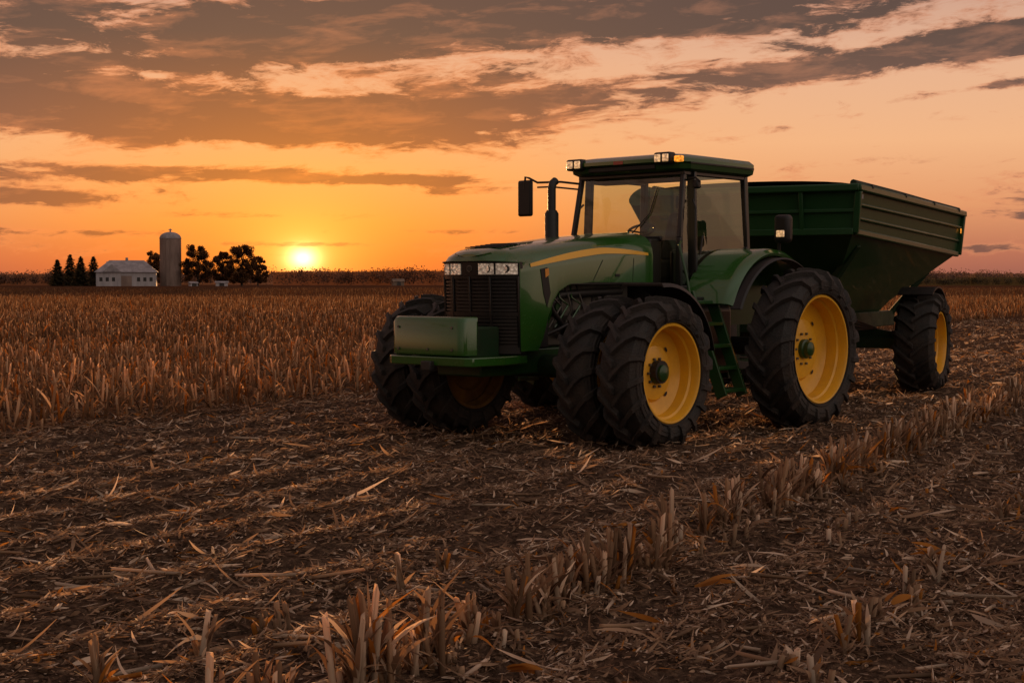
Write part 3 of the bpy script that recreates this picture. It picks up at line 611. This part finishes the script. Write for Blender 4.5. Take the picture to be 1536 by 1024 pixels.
def block(d0,d1,sp,lod,nl,rs=1,ck=.9):
    vs=np.arange(-12.75,-d1*1.0,-SP*rs); X=[];Y=[]
    for v in vs:
        u=np.arange(0,d1*1.1,sp); u=u+rng.normal(size=len(u))*.05; vv=v+rng.normal(size=len(u))*.07
        x,y=xy(u,vv); k=(y>d0)&(y<=d1)&(np.abs(x)<.45*y+1); X.append(x[k]);Y.append(y[k])
    x=np.concatenate(X);y=np.concatenate(Y); n=len(x)
    h=(.20+.34*rng.random(n)**1.2)*(.8+.4*vnoise(x*.3,y*.3)); print('block',d0,n)
    plants(BL,x,y,h,nl,lod,ck,1.05,.45,(1.0,.80,.62),1.25 if lod<2 else 1)
block(12,34,.115,0,4,1,.90); block(34,75,.16,1,2,1,.76); block(75,170,.5,2,1,1,.48); block(170,330,1.2,2,1,2,.30)
x,y=scatter(14,45,110); k=blocked(x,y)|(uv(x,y)[1]<-12.1); x=x[k];y=y[k];n=len(x)
a=rng.random(n)*6.28
ribbons(BL,np.stack([x,y,height(x,y)+.02],1),np.stack([np.cos(a),np.sin(a),rng.random(n)*.7],1),.10+.22*rng.random(n),.015+.02*rng.random(n),rng.normal(size=(n,3))*.25-np.array([0,0,.3]),rng.normal(size=n),scol(n,.0,.7)*np.array([1,.85,.7])*.85)
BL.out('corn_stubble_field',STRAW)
HK=Acc(); pts=[(1.02,8.1,.26,0.3),(-.02,6.5,.22,-.8),(1.9,7.3,.22,.9),(2.6,8.6,.25,2.5)]
px=np.array([[p[0],p[1],height(p[0],p[1])+.05] for p in pts]); aa=np.array([p[3] for p in pts])
for k in range(3):
    ribbons(HK,px+rng.normal(size=(4,3))*.012,np.stack([np.cos(aa),np.sin(aa),np.full(4,.35)],1)+rng.normal(size=(4,3))*.08,np.array([p[2] for p in pts]),np.full(4,.04),np.tile([0,0,-.25],(4,1)),rng.normal(size=4)*.5,np.tile(ORG*.8,(4,1)),prof=(.5,.9,1,.9,.6,.1))
HK.out('corn_husks',STRAW)
# ================================================================== TREES
def leafcloud(A,cent,rad,n,size,c0,c1):
    for (c,r,m) in zip(cent,rad,n):
        p=rng.normal(size=(m,3)); p=norm(p)*(rng.random(m)**.4)[:,None]*np.array(r)+np.array(c)
        d=rng.normal(size=(m,3)); t=rng.random(m)
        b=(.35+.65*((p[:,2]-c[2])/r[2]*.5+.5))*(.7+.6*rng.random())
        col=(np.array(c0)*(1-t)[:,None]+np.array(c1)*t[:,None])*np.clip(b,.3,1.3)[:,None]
        ribbons(A,p,d,size*(.6+.8*rng.random(m)),size*(.5+.5*rng.random(m)),np.zeros((m,3)),np.zeros(m),col,prof=(.5,1,.4))
def at(px_,dist): return ((px_-768)/2200*dist, dist)
def decid(px_,dist,Hh,Wd,seed,full=1.0):
    random.seed(seed); x,y=at(px_,dist); z0=float(height(x,y))
    E=empty('oak_tree',(x,y,z0-.1))
    tube('trunk',[(0,0,0),(.1,0,Hh*.2),(.0,.1,Hh*.45),(.2,0,Hh*.75)],[Hh*.03,Hh*.024,Hh*.018,Hh*.006],BARK,E,8)
    A=Acc(); cents=[];rads=[];ns=[]
    nb=64
    for i in range(nb):
        a=random.random()*6.28; zz=Hh*(.12+.83*random.random()); w_=math.sqrt(max(.05,1-((zz/Hh-.47)/.53)**2)); rr_=Wd/2*w_*(.35+.65*random.random())
        c=(rr_*math.cos(a),rr_*math.sin(a),zz); s=Wd*(.07+.06*random.random())
        if i<16: tube('limb_%d'%i,[(.0,0,Hh*.15+zz*.25),(c[0]*.5,c[1]*.5,zz*.75),c],[Hh*.012,Hh*.008,Hh*.003],BARK,E,5)
        cents.append(c); rads.append((s,s,s*.85)); ns.append(int(240*full))
    cents.append((0,0,Hh*.50)); rads.append((Wd*.38,Wd*.38,Hh*.38)); ns.append(int(1300*full))
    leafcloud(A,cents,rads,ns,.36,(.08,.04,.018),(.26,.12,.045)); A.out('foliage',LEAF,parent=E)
def spruce(px_,dist,Hh,Wd,seed):
    random.seed(seed); x,y=at(px_,dist); z0=float(height(x,y)); E=empty('spruce_tree',(x,y,z0-.1))
    tube('trunk',[(0,0,0),(0,0,Hh*.97)],[Hh*.025,.03],BARK,E,7); A=Acc()
    for i in range(30):
        t=i/29; zz=Hh*(.04+.94*t); r=Wd/2*(1-t)**.7*(.75+.45*random.random())
        m=int(40+190*(1-t)); a=rng.random(m)*6.28; q=rng.random(m)**.5*r*(.8+.35*np.sin(a*5+i))
        p=np.stack([q*np.cos(a),q*np.sin(a),zz-q*.25+rng.normal(size=m)*.12],1)
        d=np.stack([np.cos(a),np.sin(a),-.25+rng.normal(size=m)*.2],1)
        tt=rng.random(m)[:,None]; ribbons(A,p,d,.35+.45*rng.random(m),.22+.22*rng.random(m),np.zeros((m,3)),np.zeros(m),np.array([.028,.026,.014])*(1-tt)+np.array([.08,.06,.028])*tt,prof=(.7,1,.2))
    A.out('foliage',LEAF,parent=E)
decid(231,520,12.5,8.0,1); decid(297,500,14.2,10.8,2,1.2); decid(334,510,12.2,8,5,1); decid(363,500,14.0,11.5,3,1.2); decid(387,540,11.0,7,4,.9)
spruce(87,480,8.8,5.8,1); spruce(106,490,10.6,6.8,2); spruce(122,480,9.8,5.8,3); spruce(141,500,10.2,6.4,4)
def treeline(name,px0,px1,dist,hpx,c0,c1,seed,lo=.5,den=1.0):
    A=Acc(); x0=(px0-768)/2200*dist; Lx=(px1-px0)/2200*dist; Hm=hpx/2200*dist
    prf=lambda x:Hm*(lo+(1-lo)*np.clip(vnoise(x/(Hm*7)+seed,np.full(len(x),.5))*.9+vnoise(x/(Hm*2.0)+seed,np.full(len(x),7.5))*.6-.25,0,1))
    nb=int(Lx/(Hm*.15)*den); bx=x0+rng.random(nb)*Lx; by=dist+rng.random(nb)*Hm*4
    hh=prf(bx)*(.68+.32*rng.random(nb))
    m=130; s=Hm*.032
    p=norm(rng.normal(size=(nb,m,3)).reshape(-1,3)).reshape(nb,m,3)*(rng.random((nb,m,1))**.5)
    p=p*np.stack([hh*.50,hh*.50,hh*.46],1)[:,None,:]+np.stack([bx,by,height(bx,by)+hh*.52],1)[:,None,:]
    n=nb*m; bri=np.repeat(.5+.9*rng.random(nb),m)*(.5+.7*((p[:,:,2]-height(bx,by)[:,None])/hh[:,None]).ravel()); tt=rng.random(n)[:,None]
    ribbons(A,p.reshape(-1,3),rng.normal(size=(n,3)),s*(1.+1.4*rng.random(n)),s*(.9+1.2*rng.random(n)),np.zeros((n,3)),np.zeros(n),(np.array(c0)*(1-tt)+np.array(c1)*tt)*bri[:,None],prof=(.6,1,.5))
    mm=900; xx=np.linspace(x0,x0+Lx,mm); hc=prf(xx)*(.62+.12*rng.random(mm))
    yc=np.full(mm,dist+Hm*3); zb=height(xx,yc)-1; Vv=np.concatenate([np.stack([xx,yc,zb],1),np.stack([xx,yc,zb+1+hc],1)])
    ii=np.arange(mm-1); A.add(Vv,np.stack([ii,ii+1,ii+1+mm,ii+mm],1),np.tile(np.array(c0)*.9,(2*mm,1)))
    A.out(name,LEAF)
treeline('distant_treeline',-450,2050,1500,33,(.17,.10,.075),(.24,.145,.11),1.3,.62)  # lighter warm leaf colours put distance haze into the treelines
treeline('distant_treeline',390,680,800,40,(.15,.07,.042),(.25,.12,.068),4.1,.55)
treeline('distant_treeline',-250,78,780,34,(.11,.06,.042),(.19,.11,.072),9.1,.5)
treeline('distant_treeline',1330,1950,620,21,(.06,.05,.028),(.12,.09,.048),6.1,.35)
# ================================================================== BUILDINGS
x,y=at(256.5,500); z0=float(height(x,y))
SI=empty('silo',(x,y,z0))
def vlathe(name,prof,m,parent,n=40,sm=30):
    v=[];f=[]
    for i in range(n):
        a=2*math.pi*i/n
        for r,z in prof: v.append((r*math.cos(a),r*math.sin(a),z))
    k=len(prof)
    for i in range(n):
        j=(i+1)%n
        for q in range(k-1): f.append((i*k+q,i*k+q+1,j*k+q+1,j*k+q))
    return mesh(name,v,f,m,parent,smooth=sm)
R=3.6; pr=[(R,-.5)]
for i in range(1,20): z=i*.8; pr+=[(R,z-.06),(R+.06,z-.04),(R+.06,z+.04),(R,z+.06)]
pr+=[(R,16.2)]
vlathe('silo_body',pr,CONC,SI)
vlathe('silo_dome',[(R+.15,16.1),(R+.15,16.3)]+[(R*math.cos(a),16.3+2.1*math.sin(a)) for a in [math.pi/2*i/10 for i in range(10)]]+[(.01,18.4)],ROOFM,SI)
tube('silo_finial',[(0,0,18.2),(0,0,19.4)],[.3,.2],ROOFM,SI,8); tube('silo_vent_cap',[(0,0,19.0),(0,0,19.5)],[.8,.1],ROOFM,SI,8)
box('silo_chute',-.5,.5,-R-.6,-R+.1,0,15.6,CONC,SI,.05)
x,y=at(191,490); z0=float(height(x,y)); B=empty('barn',(x,y,z0),math.radians(12))
Lh=9.6; Dp=6; eh=4.6; rh=8.6
box('walls',-Lh,Lh,-Dp,Dp,-.3,eh,WHITE,B,.02)
loft('gable_ends',[[(-Lh+.02+3,-Dp,eh+.01),(-Lh+.02+3,0,rh-.4),(-Lh+.02+3,Dp,eh+.01)],[(Lh-3.1,-Dp,eh+.01),(Lh-3.1,0,rh-.4),(Lh-3.1,Dp,eh+.01)]],WHITE,B)
mesh('roof',[(-Lh-.6,-Dp-.6,eh),(Lh+.6,-Dp-.6,eh),(Lh+.6,Dp+.6,eh),(-Lh-.6,Dp+.6,eh),(-Lh+4,0,rh),(Lh-4,0,rh)],[(0,1,5,4),(1,2,5),(2,3,4,5),(3,0,4),(0,3,2,1)],ROOFM,B)
loft('roof_dormer',[[(-7.5,-Dp-.7,eh+.05),(-4.5,-Dp-.7,eh+2.6),(-1.5,-Dp-.7,eh+.05)],[(-7.5,0,eh+.05),(-4.5,0,eh+2.6),(-1.5,0,eh+.05)]],ROOFM,B)
box('big_door',-1.6,1.8,-Dp-.08,-Dp-.01,-.2,3.4,CONC,B,.01)
for k,xx in enumerate((-8,-6,-4,4,6,8)): box('window_%d'%k,xx-.5,xx+.5,-Dp-.06,-Dp-.01,1.6,2.9,WIN,B,.01)
tube('roof_vent',[(0,0,rh-.2),(0,0,rh+.9)],[.5,.4],ROOFM,B,8)
def shed(px_,dist,L,D,e,r,rz=.2,m=WHITE):
    x,y=at(px_,dist); E=empty('farm_shed',(x,y,float(height(x,y))),rz)
    box('walls',-L,L,-D,D,-.3,e,m,E,.02)
    loft('roof',[[(-L-.3,-D-.3,e),(-L-.3,0,r),(-L-.3,D+.3,e)],[(L+.3,-D-.3,e),(L+.3,0,r),(L+.3,D+.3,e)]],ROOFM if m is WHITE else m,E)
    box('door',-.8,.8,-D-.06,-D-.01,0,min(2,e*.9),WIN,E,.01)
shed(333,495,2.0,1.4,1.1,1.7); shed(290,480,1.2,1.0,1.0,1.5,.6); shed(597,640,2.4,2.0,1.8,3.0,.3,BROWNW)
# ================================================================== WORLD
W_=bpy.data.worlds.new('World'); S.world=W_; W_.use_nodes=True; nt=W_.node_tree; L=nt.links; nt.nodes.clear()
def M(op,a,b=None,c=None,clamp=False):
    n=N(nt,'ShaderNodeMath',operation=op); n.use_clamp=clamp
    for i_,v_ in enumerate((a,b,c)):
        if v_ is None: continue
        if isinstance(v_,(int,float)): n.inputs[i_].default_value=v_
        else: L.new(v_,n.inputs[i_])
    return n.outputs[0]
tc=N(nt,'ShaderNodeTexCoord'); sp=N(nt,'ShaderNodeSeparateXYZ'); L.new(tc.outputs['Generated'],sp.inputs[0])
X_,Y_,Z_=sp.outputs
az=M('MULTIPLY',M('ARCTAN2',X_,Y_),57.2958); el=M('MULTIPLY',M('ARCSINE',Z_),57.2958)
daz=M('SUBTRACT',az,SUN_AZ); de=M('SUBTRACT',el,SUN_EL)
gs=lambda t:M('EXPONENT',M('MULTIPLY',t,-1.0))
near=gs(M('POWER',M('ABSOLUTE',M('DIVIDE',daz,13.0)),2.0))
def ramp(inp,stops,interp='EASE'):
    r=N(nt,'ShaderNodeValToRGB'); r.color_ramp.interpolation='LINEAR'; e=r.color_ramp.elements
    e[0].position=stops[0][0]; e[0].color=stops[0][1]; e[1].position=stops[-1][0]; e[1].color=stops[-1][1]
    for p_,c_ in stops[1:-1]: k=e.new(p_); k.color=c_
    L.new(inp,r.inputs[0]); return r.outputs[0]
e30=M('DIVIDE',el,30.0,clamp=True)
rA=ramp(e30,[(0,srgb(196,82,36)),(.03,srgb(222,104,38)),(.08,srgb(240,140,56)),(.14,srgb(242,162,86)),(.22,srgb(236,168,114)),(.32,srgb(226,170,136)),(.42,srgb(190,148,130)),(1,srgb(130,116,122))])
rB=ramp(e30,[(0,srgb(144,90,82)),(.04,srgb(182,112,90)),(.10,srgb(224,152,108)),(.18,srgb(240,180,134)),(.28,srgb(230,178,144)),(.40,srgb(192,150,136)),(1,srgb(130,116,124))])
def mixc(f,a,b,bt='MIX'):
    m=N(nt,'ShaderNodeMix',data_type='RGBA'); m.blend_type=bt
    for s_,v_ in ((0,f),(6,a),(7,b)):
        if isinstance(v_,(int,float)): m.inputs[s_].default_value=v_
        elif isinstance(v_,tuple): m.inputs[s_].default_value=v_
        else: L.new(v_,m.inputs[s_])
    return m.outputs[2]
sky=mixc(near,rB,rA)
dist2=M('SQRT',M('ADD',M('POWER',M('ABSOLUTE',M('MULTIPLY',daz,.85)),2.0),M('POWER',M('ABSOLUTE',M('MULTIPLY',de,1.1)),2.0)))
g1=M('MULTIPLY',gs(M('DIVIDE',dist2,1.0)),1.35); g2=M('MULTIPLY',gs(M('DIVIDE',dist2,3.4)),.48)
def vec(a,b,c=0.0):
    n=N(nt,'ShaderNodeCombineXYZ')
    for i_,v_ in enumerate((a,b,c)):
        if isinstance(v_,(int,float)): n.inputs[i_].default_value=v_
        else: L.new(v_,n.inputs[i_])
    return n.outputs[0]
elt=M('SUBTRACT',el,M('MULTIPLY',az,.045))
def cn(sa,se,sc,det,ro,dis,off=0.):
    n=N(nt,'ShaderNodeTexNoise'); n.inputs['Scale'].default_value=sc; n.inputs['Detail'].default_value=det; n.inputs['Roughness'].default_value=ro; n.inputs['Distortion'].default_value=dis
    L.new(vec(M('MULTIPLY',az,sa),M('MULTIPLY',elt,se),off),n.inputs['Vector']); return n.outputs[0]
n1=cn(.17,.80,1.0,6,.66,.6,3.1); n2=cn(.6,2.1,1.0,6,.68,.5,8.2)
def G(px_,py_,sx,sy,amp,slope=0.):
    a0=(px_-768)/38.4; e0=(426-py_)/38.4
    da=M('SUBTRACT',az,a0); dee=M('SUBTRACT',M('SUBTRACT',el,e0),M('MULTIPLY',da,slope))
    q=M('ADD',M('POWER',M('ABSOLUTE',M('DIVIDE',da,sx/38.4)),2.6),M('POWER',M('ABSOLUTE',M('DIVIDE',dee,sy/38.4)),2.4))
    return M('MULTIPLY',gs(q),amp)
bias=None
for a in ((120,80,560,80,.66,-.02),(650,40,330,45,.58,0),(300,195,480,38,.80,.0),(620,175,220,26,.58,.05),(250,264,420,14,.70,-.01),(560,272,140,8,.62,0),(70,305,190,15,.60,0),(700,289,80,7,.55,0),(380,325,220,6,.40,0),(120,352,200,7,.42,0),(640,348,160,5,.38,0),(470,367,130,4,.50,0),
          (1100,18,560,46,.72,.03),(1200,115,430,26,.72,.09),(1480,75,160,24,.5,.1),(60,150,170,34,.5,0),(1430,150,150,7,.45,.1),(1460,325,190,13,.45,0),(1300,250,220,8,.32,.02),(1350,375,260,7,.4,0)):
    g_=G(*a); bias=g_ if bias is None else M('ADD',bias,g_)
hi=N(nt,'ShaderNodeMapRange'); hi.inputs[1].default_value=11; hi.inputs[2].default_value=18; hi.inputs[3].default_value=0; hi.inputs[4].default_value=.3; L.new(el,hi.inputs[0])
bias=M('ADD',bias,hi.outputs[0])
dens=M('ADD',M('ADD',bias,-.30),M('ADD',M('MULTIPLY',M('SUBTRACT',n1,.5),1.9),M('MULTIPLY',M('SUBTRACT',n2,.5),1.25)))
cm=N(nt,'ShaderNodeMapRange'); cm.interpolation_type='SMOOTHSTEP'; cm.inputs[1].default_value=-.16; cm.inputs[2].default_value=.26; L.new(dens,cm.inputs[0])
lit=mixc(near,srgb(220,142,104),srgb(240,128,54)); dk=mixc(near,srgb(112,80,76),srgb(150,78,44))
eh_=N(nt,'ShaderNodeMapRange'); eh_.inputs[1].default_value=5.2; eh_.inputs[2].default_value=9.5; L.new(el,eh_.inputs[0])
dk=mixc(eh_.outputs[0],dk,srgb(76,58,56))
lit=mixc(M('MULTIPLY',eh_.outputs[0],.6),lit,srgb(190,128,100))
dk2=N(nt,'ShaderNodeMapRange'); dk2.interpolation_type='SMOOTHSTEP'; dk2.inputs[1].default_value=-.02; dk2.inputs[2].default_value=.34; L.new(dens,dk2.inputs[0])
n3=cn(.35,1.5,1.0,5,.6,.3,15.7)
shade=M('MULTIPLY_ADD',M('SUBTRACT',n3,.5),-2.0,dk2.outputs[0],clamp=True)
cc=mixc(shade,lit,dk)
sky2=mixc(M('MULTIPLY',cm.outputs[0],.96),sky,cc)
def addc(base,fac,col):
    s=N(nt,'ShaderNodeVectorMath',operation='SCALE'); s.inputs[0].default_value=col[:3]; L.new(fac,s.inputs['Scale'])
    a=N(nt,'ShaderNodeVectorMath',operation='ADD'); L.new(base,a.inputs[0]); L.new(s.outputs[0],a.inputs[1]); return a.outputs[0]
disc=M('MULTIPLY',gs(M('POWER',M('DIVIDE',dist2,.36),1.5)),4.0)
veil=M('SUBTRACT',1.0,M('MULTIPLY',cm.outputs[0],.55))
sky3=addc(addc(addc(sky2,g2,(.80,.33,.05)),M('MULTIPLY',g1,veil),(1.0,.46,.08)),M('MULTIPLY',disc,veil),(1,.68,.30))
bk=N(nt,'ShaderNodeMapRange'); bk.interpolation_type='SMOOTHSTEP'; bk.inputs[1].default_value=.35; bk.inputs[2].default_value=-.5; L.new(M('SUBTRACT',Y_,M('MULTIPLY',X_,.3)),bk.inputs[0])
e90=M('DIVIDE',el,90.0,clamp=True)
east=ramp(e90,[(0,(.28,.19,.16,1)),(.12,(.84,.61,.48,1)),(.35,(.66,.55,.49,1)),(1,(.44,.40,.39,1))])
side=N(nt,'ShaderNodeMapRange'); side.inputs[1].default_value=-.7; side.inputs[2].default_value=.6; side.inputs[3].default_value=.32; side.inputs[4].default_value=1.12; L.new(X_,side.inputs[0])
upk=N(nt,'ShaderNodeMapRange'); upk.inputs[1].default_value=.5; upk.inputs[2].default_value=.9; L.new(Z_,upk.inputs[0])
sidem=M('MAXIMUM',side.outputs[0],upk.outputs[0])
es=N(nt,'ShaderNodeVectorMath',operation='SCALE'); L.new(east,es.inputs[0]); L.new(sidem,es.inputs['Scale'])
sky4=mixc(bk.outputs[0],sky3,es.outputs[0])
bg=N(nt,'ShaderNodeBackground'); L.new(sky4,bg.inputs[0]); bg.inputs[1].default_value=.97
ns=N(nt,'ShaderNodeTexSky'); ns.sky_type='NISHITA'; ns.sun_disc=False; ns.sun_elevation=math.radians(SUN_EL); ns.sun_rotation=math.radians(SUN_AZ)
bg2=N(nt,'ShaderNodeBackground'); L.new(ns.outputs[0],bg2.inputs[0]); bg2.inputs[1].default_value=.012
ad=N(nt,'ShaderNodeAddShader'); L.new(bg.outputs[0],ad.inputs[0]); L.new(bg2.outputs[0],ad.inputs[1])
wo=N(nt,'ShaderNodeOutputWorld'); L.new(ad.outputs[0],wo.inputs[0])
sl=bpy.data.lights.new('sun','SUN'); sl.energy=5; sl.angle=math.radians(.6); sl.color=(1,.48,.18); so=bpy.data.objects.new('sun',sl); S.collection.objects.link(so)
a=math.radians(SUN_AZ); e=math.radians(SUN_EL+1.6); dv=Vector((math.sin(a)*math.cos(e),math.cos(a)*math.cos(e),math.sin(e)))
so.rotation_euler=dv.to_track_quat('Z','Y').to_euler()
cd=bpy.data.cameras.new('camera'); co=bpy.data.objects.new('camera',cd); S.collection.objects.link(co)
co.location=(0,0,1.70); co.rotation_euler=(math.radians(90-2.24),0,0); cd.sensor_width=36; cd.lens=2200/1536*36; cd.clip_end=20000; cd.clip_start=.1
S.camera=co
